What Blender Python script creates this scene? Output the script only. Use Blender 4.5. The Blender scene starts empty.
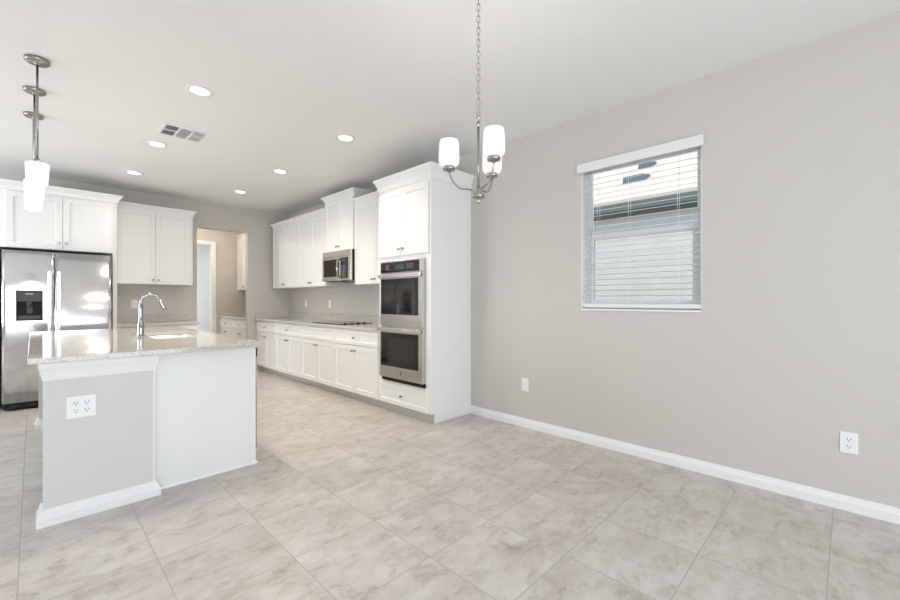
import bpy, bmesh, math, random
from mathutils import Vector, Matrix
random.seed(3)
PI = math.pi
S = bpy.context.scene
C = S.collection

# ------------------------------------------------------------------ camera
cam_d = bpy.data.cameras.new('camera'); cam = bpy.data.objects.new('camera', cam_d); C.objects.link(cam)
FPX = 408.0
cam_d.sensor_width = 36.0; cam_d.lens = 36.0 * FPX / 900.0
cam_d.clip_start = 0.05; cam_d.clip_end = 200
YAW = math.atan(417.0 / FPX)
cam.location = (0, 0, 1.24)
cam.rotation_euler = (PI / 2, 0, -YAW)
S.camera = cam

# ------------------------------------------------------------------ world, sun, daylight, exposure
S.view_settings.view_transform = 'Standard'; S.view_settings.look = 'None'
S.view_settings.exposure = 0.26; S.view_settings.gamma = 1.0; S.view_settings.use_curve_mapping = False
W = bpy.data.worlds.new('world'); S.world = W; W.use_nodes = True
bg = W.node_tree.nodes['Background']; bg.inputs[0].default_value = (0.80, 0.90, 1.0, 1); bg.inputs[1].default_value = 1.5
def light(name, kind, loc, energy, col, direction=(0, 0, -1), **kw):
    d = bpy.data.lights.new(name, kind); d.energy = energy; d.color = col
    for k, v in kw.items(): setattr(d, k, v)
    o = bpy.data.objects.new(name, d); C.objects.link(o); o.location = loc
    o.rotation_euler = Vector(direction).to_track_quat('-Z', 'Y').to_euler()
    return o
light('sun', 'SUN', (0, 0, 20), 2.1, (1.0, 0.96, 0.90), (0.60, -0.30, -1.0), angle=0.01)
DAY = (0.87, 0.935, 1.0)
light('daylight_rear_door', 'AREA', (0.0, -2.58, 1.25), 103, DAY, (0.0, 1, 0.10), shape='RECTANGLE', size=3.8, size_y=2.25)
light('daylight_left_window', 'AREA', (-3.05, -0.4, 1.30), 8, DAY, (1, 0, 0.28), shape='RECTANGLE', size=2.8, size_y=1.8)
light('kitchen_fill_left', 'AREA', (-3.10, 5.68, 1.50), 70, DAY, (1, 0, 0.36), shape='RECTANGLE', size=1.75, size_y=1.5)  # added fill from the unseen left side, brightens the kitchen
light('daylight_back_hall', 'AREA', (0.62, 10.7, 1.4), 24, (0.95, 0.98, 1.0), (1, 0, 0), shape='RECTANGLE', size=1.6, size_y=1.8)

light('passage_fill', 'POINT', (1.7, 8.35, 2.6), 25, (1.0, 0.88, 0.74), shadow_soft_size=0.1)  # added fill with no fixture, brightens the passage behind the opening

# ------------------------------------------------------------------ materials
def mat(name, col, rough=0.5, metal=0.0, spec=0.5, emit=0.0, ecol=None, coat=0.0):
    m = bpy.data.materials.new(name); m.use_nodes = True
    b = m.node_tree.nodes['Principled BSDF']
    b.inputs['Base Color'].default_value = (*col, 1); b.inputs['Roughness'].default_value = rough
    b.inputs['Metallic'].default_value = metal; b.inputs['Specular IOR Level'].default_value = spec
    if emit:
        b.inputs['Emission Color'].default_value = (*(ecol or col), 1); b.inputs['Emission Strength'].default_value = emit
    if coat: b.inputs['Coat Weight'].default_value = coat; b.inputs['Coat Roughness'].default_value = 0.03
    return m
def N(m, t, **kw):
    n = m.node_tree.nodes.new(t)
    for k, v in kw.items(): setattr(n, k, v)
    return n
def L(m, a, b): m.node_tree.links.new(a, b)
def math_n(m, op, a, b=None, c=None):
    n = N(m, 'ShaderNodeMath', operation=op)
    for i, v in enumerate((a, b, c)):
        if v is None: continue
        if isinstance(v, (int, float)): n.inputs[i].default_value = v
        else: L(m, v, n.inputs[i])
    return n.outputs[0]
def bsdf(m): return m.node_tree.nodes['Principled BSDF']
def ramp(m, fac, stops):
    r = N(m, 'ShaderNodeValToRGB'); e = r.color_ramp.elements
    while len(e) < len(stops): e.new(0.5)
    for i, (p, c) in enumerate(stops): e[i].position = p; e[i].color = (*c, 1)
    L(m, fac, r.inputs[0]); return r.outputs[0]
def noise(m, vec, scale, detail=4, rough=0.55, dist=0.0):
    n = N(m, 'ShaderNodeTexNoise'); n.inputs['Scale'].default_value = scale; n.inputs['Detail'].default_value = detail
    n.inputs['Roughness'].default_value = rough; n.inputs['Distortion'].default_value = dist
    if vec is not None: L(m, vec, n.inputs['Vector'])
    return n.outputs['Fac']
def bump(m, h, strength, dist=0.002):
    b = N(m, 'ShaderNodeBump'); b.inputs['Strength'].default_value = strength; b.inputs['Distance'].default_value = dist
    L(m, h, b.inputs['Height']); L(m, b.outputs[0], bsdf(m).inputs['Normal'])
def objco(m): return N(m, 'ShaderNodeTexCoord').outputs['Object']

def wall_paint(name, col, bs=0.06):
    m = mat(name, col, 0.62, spec=0.3)
    bump(m, noise(m, objco(m), 55, 3), bs, 0.004); return m
M = {}
M['wall'] = wall_paint('greige_wall_paint', (0.600, 0.566, 0.527))
M['island_wall'] = wall_paint('light_grey_wall_paint', (0.67, 0.66, 0.645))
M['ceiling'] = wall_paint('ceiling_paint', (0.86, 0.855, 0.845), 0.12)
M['hall'] = wall_paint('pale_hall_paint', (0.70, 0.715, 0.715))
M['trim'] = mat('white_trim', (0.86, 0.855, 0.845), 0.35)
M['cab'] = mat('white_cabinet_lacquer', (0.845, 0.84, 0.825), 0.33)
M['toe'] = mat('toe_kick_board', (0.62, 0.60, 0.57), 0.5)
M['nickel'] = mat('brushed_nickel', (0.38, 0.365, 0.345), 0.26, 1.0)
M['chrome'] = mat('polished_chrome', (0.40, 0.40, 0.405), 0.07, 1.0)
M['black'] = mat('black_plastic', (0.008, 0.008, 0.010), 0.5, spec=0.25)
M['darkgrey'] = mat('dark_grey_plastic', (0.065, 0.068, 0.072), 0.45, spec=0.3)
M['glass_black'] = mat('black_oven_glass', (0.010, 0.009, 0.009), 0.05)
M['oven_interior'] = mat('oven_window_tint', (0.022, 0.017, 0.014), 0.06)
M['plate'] = mat('white_plate_plastic', (0.87, 0.87, 0.86), 0.3)
M['slot'] = mat('slot_dark', (0.05, 0.05, 0.055), 0.6)
M['blind'] = mat('white_blind', (0.80, 0.80, 0.80), 0.4)
M['cord'] = mat('blind_cord', (0.82, 0.83, 0.83), 0.8)
M['vinyl'] = mat('white_vinyl', (0.83, 0.85, 0.86), 0.35)
M['shade'] = mat('lit_opal_glass', (0.60, 0.59, 0.57), 0.25, emit=0.45, ecol=(1.0, 0.97, 0.92))
M['lens'] = mat('lit_downlight_lens', (0.95, 0.94, 0.9), 0.4, emit=3.5, ecol=(1.0, 0.95, 0.87))
M['glow'] = mat('lit_display', (0.02, 0.05, 0.06), 0.3, emit=0.015, ecol=(0.6, 0.7, 0.75))
M['ctrl'] = mat('panel_marking', (0.30, 0.30, 0.30), 0.4)
# stainless: fine horizontal brushing
def steel(name, col, rough, vec_scale):
    m = mat(name, col, rough, 1.0)
    mp = N(m, 'ShaderNodeMapping'); mp.inputs['Scale'].default_value = vec_scale; L(m, objco(m), mp.inputs[0])
    n = noise(m, mp.outputs[0], 1.0, 3)
    L(m, math_n(m, 'MULTIPLY_ADD', n, 0.12, rough - 0.06), bsdf(m).inputs['Roughness'])
    bump(m, n, 0.03, 0.001); return m
M['steel'] = steel('stainless_steel', (0.70, 0.71, 0.725), 0.15, (3, 3, 260))
M['steel_warm'] = steel('stainless_steel_oven', (0.62, 0.60, 0.57), 0.24, (3, 3, 260))
M['steel_bright'] = steel('stainless_steel_handle', (0.74, 0.73, 0.71), 0.22, (3, 3, 260))
M['sink'] = steel('sink_steel', (0.90, 0.90, 0.89), 0.5, (60, 60, 60))
# quartz worktop
def quartz():
    m = mat('speckled_quartz', (0.5, 0.48, 0.45), 0.10, coat=0.2)
    o = objco(m)
    a = noise(m, o, 90, 3, 0.7); b = noise(m, o, 260, 2, 0.6)
    c1 = ramp(m, a, [(0.32, (0.37, 0.34, 0.31)), (0.47, (0.57, 0.54, 0.50)), (0.60, (0.63, 0.61, 0.58)), (0.75, (0.78, 0.77, 0.76))])
    c2 = ramp(m, b, [(0.30, (0.72, 0.70, 0.68)), (0.5, (1, 1, 1))])
    mx = N(m, 'ShaderNodeMix', data_type='RGBA', blend_type='MULTIPLY'); mx.inputs[0].default_value = 0.8
    L(m, c1, mx.inputs[6]); L(m, c2, mx.inputs[7]); L(m, mx.outputs[2], bsdf(m).inputs['Base Color'])
    return m
M['quartz'] = quartz()
# floor tile, 46 cm squares laid on a straight grid
def tile():
    m = mat('stone_look_floor_tile', (0.5, 0.47, 0.43), 0.32, spec=0.45)
    o = objco(m); sp = N(m, 'ShaderNodeSeparateXYZ'); L(m, o, sp.inputs[0])
    PX, PY, X0, Y0 = 0.4620, 0.4595, -0.046, 0.068
    u = math_n(m, 'DIVIDE', math_n(m, 'SUBTRACT', sp.outputs[0], X0), PX)
    v = math_n(m, 'DIVIDE', math_n(m, 'SUBTRACT', sp.outputs[1], Y0), PY)
    fu = math_n(m, 'FRACT', u); fv = math_n(m, 'FRACT', v)
    du = math_n(m, 'MINIMUM', fu, math_n(m, 'SUBTRACT', 1.0, fu)); dv = math_n(m, 'MINIMUM', fv, math_n(m, 'SUBTRACT', 1.0, fv))
    d = math_n(m, 'MINIMUM', du, dv)
    grout = math_n(m, 'LESS_THAN', d, 0.0052)
    idv = N(m, 'ShaderNodeCombineXYZ'); L(m, math_n(m, 'FLOOR', u), idv.inputs[0]); L(m, math_n(m, 'FLOOR', v), idv.inputs[1])
    wn = N(m, 'ShaderNodeTexWhiteNoise', noise_dimensions='3D'); L(m, idv.outputs[0], wn.inputs['Vector'])
    off = N(m, 'ShaderNodeVectorMath', operation='SCALE'); L(m, wn.outputs['Color'], off.inputs[0]); off.inputs['Scale'].default_value = 23.0
    mp = N(m, 'ShaderNodeMapping'); mp.inputs['Scale'].default_value = (0.85, 1.35, 1); L(m, o, mp.inputs[0])
    add = N(m, 'ShaderNodeVectorMath', operation='ADD'); L(m, mp.outputs[0], add.inputs[0]); L(m, off.outputs[0], add.inputs[1])
    n1 = noise(m, add.outputs[0], 3.0, 10, 0.70, 0.25)
    n2 = noise(m, add.outputs[0], 8.0, 10, 0.80, 0.45)
    base = ramp(m, n1, [(0.30, (0.47, 0.42, 0.375)), (0.43, (0.545, 0.502, 0.462)), (0.56, (0.595, 0.560, 0.525)), (0.72, (0.655, 0.628, 0.60))])
    vein = ramp(m, n2, [(0.32, (0.56, 0.52, 0.48)), (0.42, (0.85, 0.825, 0.80)), (0.50, (1, 1, 1)), (0.66, (1.10, 1.10, 1.10))])
    mx = N(m, 'ShaderNodeMix', data_type='RGBA', blend_type='MULTIPLY'); mx.inputs[0].default_value = 0.85
    L(m, base, mx.inputs[6]); L(m, vein, mx.inputs[7])
    tone = math_n(m, 'MULTIPLY_ADD', wn.outputs['Value'], 0.07, 0.965)
    tn = N(m, 'ShaderNodeVectorMath', operation='SCALE'); L(m, mx.outputs[2], tn.inputs[0]); L(m, tone, tn.inputs['Scale'])
    g = N(m, 'ShaderNodeMix', data_type='RGBA'); L(m, grout, g.inputs[0]); L(m, tn.outputs[0], g.inputs[6]); g.inputs[7].default_value = (0.43, 0.405, 0.38, 1)
    L(m, g.outputs[2], bsdf(m).inputs['Base Color'])
    L(m, math_n(m, 'MULTIPLY_ADD', grout, 0.4, 0.30), bsdf(m).inputs['Roughness'])
    h = math_n(m, 'SUBTRACT', math_n(m, 'MULTIPLY', n2, 0.15), math_n(m, 'MULTIPLY', grout, 0.8))
    bump(m, h, 0.15, 0.003)
    return m
M['tile'] = tile()
# thin window glass
def thin_glass():
    m = bpy.data.materials.new('window_glass'); m.use_nodes = True; nt = m.node_tree; nt.nodes.clear()
    out = nt.nodes.new('ShaderNodeOutputMaterial'); tr = nt.nodes.new('ShaderNodeBsdfTransparent'); gl = nt.nodes.new('ShaderNodeBsdfGlossy')
    tr.inputs[0].default_value = (0.97, 0.97, 0.97, 1); gl.inputs['Roughness'].default_value = 0.02
    fr = nt.nodes.new('ShaderNodeFresnel'); fr.inputs[0].default_value = 1.45; mx = nt.nodes.new('ShaderNodeMixShader')
    nt.links.new(fr.outputs[0], mx.inputs[0]); nt.links.new(tr.outputs[0], mx.inputs[1]); nt.links.new(gl.outputs[0], mx.inputs[2]); nt.links.new(mx.outputs[0], out.inputs[0])
    return m
M['glass'] = thin_glass()
def banded(name, c1, c2, axis, period, width, rough=0.8):
    m = mat(name, c1, rough); sp = N(m, 'ShaderNodeSeparateXYZ'); L(m, objco(m), sp.inputs[0])
    f = math_n(m, 'FRACT', math_n(m, 'DIVIDE', sp.outputs[axis], period)); k = math_n(m, 'LESS_THAN', f, width)
    nn = noise(m, objco(m), 3.0, 4)
    mx = N(m, 'ShaderNodeMix', data_type='RGBA'); L(m, k, mx.inputs[0])
    L(m, ramp(m, nn, [(0.3, tuple(0.9 * c for c in c1)), (0.7, c1)]), mx.inputs[6]); mx.inputs[7].default_value = (*c2, 1)
    L(m, mx.outputs[2], bsdf(m).inputs['Base Color']); return m
M['roof'] = banded('pale_roof_tile', (0.56, 0.50, 0.44), (0.36, 0.29, 0.24), 0, 0.32, 0.10)
M['siding'] = banded('pale_siding', (0.72, 0.72, 0.71), (0.60, 0.60, 0.60), 2, 0.19, 0.07)
M['gutter'] = mat('grey_green_gutter', (0.12, 0.155, 0.15), 0.5)
M['roofvent'] = mat('blue_grey_roof_vent', (0.09, 0.12, 0.15), 0.6)
M['grass'] = mat('lawn_green', (0.10, 0.15, 0.05), 0.9)

# ------------------------------------------------------------------ mesh helpers
class MB:
    def __init__(s): s.bm = bmesh.new(); s.smooth = False
    def quad(s, *ps):
        try: return s.bm.faces.new([s.bm.verts.new(p) for p in ps])
        except ValueError: return None
    def box(s, x0, x1, y0, y1, z0, z1):
        v = [s.bm.verts.new(p) for p in ((x0,y0,z0),(x1,y0,z0),(x1,y1,z0),(x0,y1,z0),(x0,y0,z1),(x1,y0,z1),(x1,y1,z1),(x0,y1,z1))]
        for f in ((0,3,2,1),(4,5,6,7),(0,1,5,4),(1,2,6,5),(2,3,7,6),(3,0,4,7)): s.bm.faces.new([v[i] for i in f])
        return s
    def rings(s, rings, cap0=True, cap1=True, closed=True, smooth=False):
        R = [[s.bm.verts.new(p) for p in r] for r in rings]; n = len(R[0])
        for a, b in zip(R, R[1:]):
            for i in range(n if closed else n - 1):
                f = s.bm.faces.new((a[i], a[(i+1) % n], b[(i+1) % n], b[i])); f.smooth = smooth
        if cap0: s.bm.faces.new(R[0][::-1])
        if cap1: s.bm.faces.new(R[-1])
        return s
    def lathe(s, prof, c=(0,0,0), axis='z', n=24, cap0=True, cap1=True, closed_prof=False):
        # prof: list of (radius, height along axis)
        rs = []
        for r, h in (prof + [prof[0]] if closed_prof else prof):
            ring = []
            for i in range(n):
                t = 2*PI*i/n; a, b = r*math.cos(t), r*math.sin(t)
                p = {'z': (a, b, h), 'y': (a, h, -b), 'x': (h, a, b)}[axis]
                ring.append((p[0]+c[0], p[1]+c[1], p[2]+c[2]))
            rs.append(ring)
        return s.rings(rs, cap0 and not closed_prof, cap1 and not closed_prof, smooth=True)
    def tube(s, pts, r, n=10, closed=False):
        pts = [Vector(p) for p in pts]; m = len(pts); rr = r if isinstance(r, (list, tuple)) else [r]*m
        rings = []; prev = None
        for i, p in enumerate(pts):
            if closed: t = pts[(i+1) % m] - pts[i-1]
            else: t = (pts[min(i+1, m-1)] - pts[max(i-1, 0)])
            t.normalize()
            if prev is None:
                a = Vector((0, 0, 1)) if abs(t.z) < 0.9 else Vector((1, 0, 0)); u = t.cross(a).normalized()
            else:
                u = (prev - t * prev.dot(t)).normalized()
            prev = u; w = t.cross(u)
            rings.append([p + (u*math.cos(2*PI*k/n) + w*math.sin(2*PI*k/n))*rr[i] for k in range(n)])
        if closed: rings.append(rings[0]); return s.rings(rings, False, False, smooth=True)
        return s.rings(rings, smooth=True)
    def mould(s, w, d, prof, left=True, right=True, dl=None, dr=None):
        # closed profile of (outward offset, z) run round the front and the exposed ends of a box w wide, d deep (front at y=0)
        P = []
        for o, z in prof:
            l = o if left else 0; r = o if right else 0
            P.append([(-l, dl or d, z), (-l, -o, z), (w+r, -o, z), (w+r, dr or d, z)])
        n = len(P); V = [[s.bm.verts.new(p) for p in q] for q in P]
        for i in range(n):
            a, b = V[i], V[(i+1) % n]
            for k in range(3): s.bm.faces.new((a[k], a[k+1], b[k+1], b[k]))
        for k in (0, 3):
            vs = [V[i][k] for i in range(n)]
            s.bm.faces.new(vs if k == 0 else vs[::-1])
        return s
    def extrude_profile(s, prof, p0, p1, outward, closed=True):
        # profile (outward, z) from p0 to p1 on the floor plan
        o = Vector((outward[0], outward[1], 0))
        return s.rings([[Vector((*p, 0)) + o*a + Vector((0, 0, z)) for a, z in prof] for p in (p0, p1)])
    def shaker(s, x0, x1, z0, z1, t=0.02, rail=0.057, rec=0.009, yb=0.0):
        yf = yb - t; e = 0.005
        s.box(x0, x1, yb - t + rec, yb, z0, z1)
        def ring(a, y): return [(x0+a, y, z0+a), (x1-a, y, z0+a), (x1-a, y, z1-a), (x0+a, y, z1-a)]
        b = 0.0015
        s.rings([ring(0, yb-t+rec), ring(0, yf+b), ring(b, yf), ring(rail, yf), ring(rail+e, yf+rec-0.0005)], False, True)
        return s
    def build(s, name, m, parent=None, bevel=0.0, seg=2, smooth=False):
        bmesh.ops.recalc_face_normals(s.bm, faces=s.bm.faces[:])
        me = bpy.data.meshes.new(name); s.bm.to_mesh(me); s.bm.free(); me.materials.append(m if not isinstance(m, str) else M[m])
        o = bpy.data.objects.new(name, me); C.objects.link(o)
        if parent: o.parent = parent
        if bevel:
            md = o.modifiers.new('bevel', 'BEVEL'); md.width = bevel; md.segments = seg; md.limit_method = 'ANGLE'; md.angle_limit = 0.6
            md.harden_normals = False
        return o
def thing(name, label, cat, loc=(0,0,0), rot=0.0, group=None):
    o = bpy.data.objects.new(name, None); o.empty_display_size = 0.05; C.objects.link(o)
    o.location = loc; o.rotation_euler = (0, 0, rot); o['label'] = label; o['category'] = cat
    if group: o['group'] = group
    return o
def tag(o, label, cat, group=None):
    o['label'] = label; o['category'] = cat
    if group: o['group'] = group
    return o
def struct(mb, name, m, bevel=0.0):
    o = mb.build(name, m, None, bevel); o['kind'] = 'structure'; return o
def dup(root, loc, rot=None, label=None):
    def cp(o, par):
        c = o.copy(); C.objects.link(c)
        if par: c.parent = par
        for ch in list(o.children): cp(ch, c)
        return c
    r = cp(root, None); r.location = loc
    if rot is not None: r.rotation_euler = (0, 0, rot)
    if label: r['label'] = label
    return r

# ------------------------------------------------------------------ the setting
XR, YB, ZC = 3.36, 7.50, 2.84        # right wall, back wall, ceiling
XL, YR = -3.45, -2.70                # left and rear walls (outside the view)
YE = 9.20                            # end wall of the passage behind the opening
struct(MB().box(XL-0.15, XR+0.15, YR-0.15, 12.0, -0.12, 0), 'floor', 'tile')
struct(MB().box(XL-0.15, XR+0.15, YR-0.15, 12.0, ZC, ZC+0.15), 'ceiling', 'ceiling')
WY0, WY1, WZ0, WZ1 = 0.757, 1.678, 1.150, 2.405   # window opening in the right wall
w = MB()
w.box(XR, XR+0.15, YR-0.15, WY0, 0, ZC).box(XR, XR+0.15, WY1, 12.0, 0, ZC).box(XR, XR+0.15, WY0, WY1, 0, WZ0).box(XR, XR+0.15, WY0, WY1, WZ1, ZC)
struct(w, 'wall_right', 'wall')
OX0, OX1, OZ = 1.845, 2.625, 2.415                # cased-free opening in the back wall
w = MB(); w.box(XL, OX0, YB, YB+0.12, 0, ZC).box(OX1, XR, YB, YB+0.12, 0, ZC).box(OX0, OX1, YB, YB+0.12, OZ, ZC)
struct(w, 'wall_back', 'wall')
w = MB(); w.box(XL-0.15, XL, YR-0.15, -1.9, 0, ZC).box(XL-0.15, XL, 1.1, 4.75, 0, ZC).box(XL-0.15, XL, 6.6, 12.0, 0, ZC)
w.box(XL-0.15, XL, -1.9, 1.1, 0, 0.3).box(XL-0.15, XL, -1.9, 1.1, 2.4, ZC).box(XL-0.15, XL, 4.75, 6.6, 0, 0.7).box(XL-0.15, XL, 4.75, 6.6, 2.4, ZC)
struct(w, 'wall_left', 'wall')
w = MB(); w.box(XL, -2.0, YR-0.15, YR, 0, ZC).box(2.0, XR, YR-0.15, YR, 0, ZC).box(-2.0, 2.0, YR-0.15, YR, 2.44, ZC)
struct(w, 'wall_rear', 'wall')
# passage behind the opening: end wall with a doorway, then a pale hall
DX0, DX1, DZ = 1.68, 2.535, 2.355
w = MB(); w.box(0.5, DX0, YE, YE+0.12, 0, ZC).box(DX1, XR, YE, YE+0.12, 0, ZC).box(DX0, DX1, YE, YE+0.12, DZ, ZC)
struct(w, 'wall_passage_end', 'wall')
struct(MB().box(0.38, 0.5, YB+0.12, YE+0.12, 0, ZC), 'wall_passage_left', 'wall')
struct(MB().box(0.4, XR, 11.88, 12.0, 0, ZC), 'wall_hall_end', 'hall')
struct(MB().box(0.38, 0.5, YE+0.12, 11.88, 0, ZC), 'wall_hall_left', 'hall')
w = MB(); t = 0.065
w.box(DX0-t, DX0, YE-0.018, YE, 0, DZ+t).box(DX1, DX1+t, YE-0.018, YE, 0, DZ+t).box(DX0, DX1, YE-0.018, YE, DZ, DZ+t)
w.box(DX1-0.015, DX1, YE, YE+0.12, 0, DZ).box(DX0, DX0+0.015, YE, YE+0.12, 0, DZ).box(DX0+0.015, DX1-0.015, YE, YE+0.12, DZ-0.015, DZ)
struct(w, 'trim_doorway', 'trim', 0.003)
struct(MB().box(DX1+0.02, DX1+0.14, YE+0.12, 11.88, 0, ZC), 'wall_hall_right', 'hall')
# baseboards
BBP = [(0, 0), (0.016, 0), (0.016, 0.052), (0.013, 0.060), (0.009, 0.070), (0.007, 0.083), (0.0, 0.086)]
struct(MB().extrude_profile(BBP, (XR, YR), (XR, 2.964), (-1, 0)), 'baseboard_right', 'trim')
struct(MB().extrude_profile(BBP, (XL, YB), (-0.30, YB), (0, -1)), 'baseboard_back', 'trim')
b = MB(); b.extrude_profile(BBP, (XL, YR), (XL, YB-0.02), (1, 0)); struct(b, 'baseboard_left', 'trim')
b = MB(); b.extrude_profile(BBP, (2.0, YR), (XR-0.02, YR), (0, 1)); b.extrude_profile(BBP, (XL+0.02, YR), (-2.0, YR), (0, 1)); struct(b, 'baseboard_rear', 'trim')

# windows behind and left of the camera (daylight)
def frame_window(name, axis, a0, a1, z0, z1, pos, mull):
    f = MB(); k = 0.05
    def bx(p0, p1, q0, q1):
        if axis == 'x': f.box(p0, p1, pos-0.03, pos+0.03, q0, q1)
        else: f.box(pos-0.03, pos+0.03, p0, p1, q0, q1)
    bx(a0, a0+k, z0, z1); bx(a1-k, a1, z0, z1); bx(a0+k, a1-k, z0, z0+k); bx(a0+k, a1-k, z1-k, z1)
    for m_ in mull: bx(m_-k/2, m_+k/2, z0+k, z1-k)
    o = struct(f, name, 'vinyl')
    g = MB()
    if axis == 'x': g.box(a0+k, a1-k, pos-0.003, pos+0.003, z0+k, z1-k)
    else: g.box(pos-0.003, pos+0.003, a0+k, a1-k, z0+k, z1-k)
    g.build('glass_pane', 'glass', o); return o
frame_window('door_2', 'x', -2.0, 2.0, 0, 2.44, YR-0.075, (-0.67, 0.67))
frame_window('window_2', 'y', -1.9, 1.1, 0.3, 2.4, XL-0.075, (-0.4,))
frame_window('added_window_3', 'y', 4.75, 6.6, 0.7, 2.4, XL-0.075, (5.675,))  # unseen window, added and positioned to go with the left kitchen fill

# the right-hand window: single-hung vinyl frame
f = MB(); fx0, fx1 = XR+0.075, XR+0.14
f.box(fx0, fx1, WY0, WY0+0.045, WZ0, WZ1).box(fx0, fx1, WY1-0.045, WY1, WZ0, WZ1).box(fx0, fx1, WY0+0.045, WY1-0.045, WZ0, WZ0+0.045).box(fx0, fx1, WY0+0.045, WY1-0.045, WZ1-0.04, WZ1)
win = struct(f, 'window_1', 'vinyl', 0.002)
s = MB(); zs = 1.762
s.box(fx0+0.004, fx0+0.032, WY0+0.046, WY0+0.078, WZ0+0.046, zs+0.05).box(fx0+0.004, fx0+0.032, WY1-0.078, WY1-0.046, WZ0+0.046, zs+0.05)
s.box(fx0+0.004, fx0+0.032, WY0+0.078, WY1-0.078, zs, zs+0.05).box(fx0+0.004, fx0+0.032, WY0+0.078, WY1-0.078, WZ0+0.046, WZ0+0.09)
s.build('lower_sash', 'vinyl', win, 0.002)
s = MB(); s.box(fx0+0.034, fx1-0.002, WY0+0.046, WY1-0.046, zs+0.008, zs+0.045).build('upper_sash_rail', 'vinyl', win)
MB().box(fx0+0.016, fx0+0.020, WY0+0.078, WY1-0.078, WZ0+0.09, zs).build('glass_pane', 'glass', win)
MB().box(fx0+0.046, fx0+0.050, WY0+0.046, WY1-0.046, zs+0.045, WZ1-0.041).build('glass_pane', 'glass', win)
MB().box(XR-0.012, XR+0.074, WY0+0.001, WY1-0.001, WZ0+0.0005, WZ0+0.016).build('window_sill', 'trim', win, 0.003)

jl = MB(); jl.box(XR+0.001, fx0-0.0005, WY1-0.006, WY1-0.0005, WZ0+0.017, WZ1-0.001).box(XR+0.001, fx0-0.0005, WY0+0.0005, WY0+0.006, WZ0+0.017, WZ1-0.001).build('jamb_lining', 'trim', win)
# outside: lawn and the neighbouring house
struct(MB().box(XR+0.16, 16, -12, 18, -0.3, -0.12), 'ground', 'grass')
h = thing('neighbor_house', 'pale sided house with tiled roof seen through the blind slats', 'house', (6.9, 1.5, -0.12))
MB().box(-0.34, 5.0, -9, 12, 0, 2.86).build('wall', 'siding', h)
r = MB(); r.rings([[(-0.42, y, 2.86), (-0.42, y, 2.94), (4.2, y, 4.94), (5.2, y, 4.86), (5.2, y, 2.86)] for y in (-9.4, 12.4)]); r.build('roof', 'roof', h)
g = MB(); g.rings([[(-0.431, y, 2.70), (-0.55, y, 2.74), (-0.56, y, 2.855), (-0.431, y, 2.855)] for y in (-9.4, 12.4)]); g.build('gutter', 'gutter', h)
MB().box(-0.43, -0.345, -9.4, 12.4, 2.68, 2.855).build('fascia', 'gutter', h)
for (vx, vy, q) in ((1.12, 1.45, 0.20), (2.95, 1.86, 0.15)):
    z = 2.94 + (vx+0.42)*0.433
    v = MB(); v.rings([[(vx-0.02, vy-q, z-0.02), (vx-0.02, vy+q, z-0.02), (vx+0.40, vy+q, z+0.155), (vx+0.40, vy-q, z+0.155)],
                       [(vx-0.02, vy-q+0.02, z+0.13), (vx-0.02, vy+q-0.02, z+0.13), (vx+0.36, vy+q-0.03, z+0.21), (vx+0.36, vy-q+0.03, z+0.21)]]); v.build('roof_vent', 'roofvent', h)

# ------------------------------------------------------------------ window blind
bl = thing('window_blind', 'white horizontal slat blind hanging in the only window on the grey wall', 'blind', (XR+0.035, 0, 0))
v = MB(); v.box(-0.068, -0.052, 0.742, 1.704, 2.342, 2.421).box(-0.052, -0.0355, 0.742, 0.752, 2.342, 2.421).box(-0.052, -0.0355, 1.694, 1.704, 2.342, 2.421)
v.build('valance', 'blind', bl, 0.003)
MB().box(-0.028, 0.030, WY0+0.006, WY1-0.006, 2.352, 2.402).build('headrail', 'blind', bl)
sl = MB(); pitch = 0.0460; z = 2.330; n = 0
while z > 1.232:
    ang = math.radians(13); hw = 0.0245; c_, s_ = math.cos(ang)*hw, math.sin(ang)*hw; t = 0.0014
    sl.rings([[(-c_, y, z-s_-t), (-c_, y, z-s_+t), (0, y, z+t+0.001), (c_, y, z+s_+t), (c_, y, z+s_-t), (0, y, z-t+0.001)] for y in (WY0+0.007, WY1-0.007)])
    z -= pitch; n += 1
sl.build('slats', 'blind', bl)
MB().box(-0.026, 0.026, WY0+0.007, WY1-0.007, 1.176, 1.210).build('bottom_rail', 'blind', bl, 0.003)
cd = MB()
for y in (WY0+0.16, (WY0+WY1)/2+0.06, WY1-0.14):
    for x in (-0.0272, 0.0262): cd.box(x-0.001, x+0.001, y-0.0012, y+0.0012, 1.209, 2.37)
cd.build('ladder_cords', 'cord', bl)
wd = MB(); wd.tube([(-0.034, WY1-0.11, 2.36), (-0.036, WY1-0.11, 2.2), (-0.034, WY1-0.11, 1.75)], 0.003, 6); wd.build('tilt_wand', 'vinyl', bl)

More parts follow.
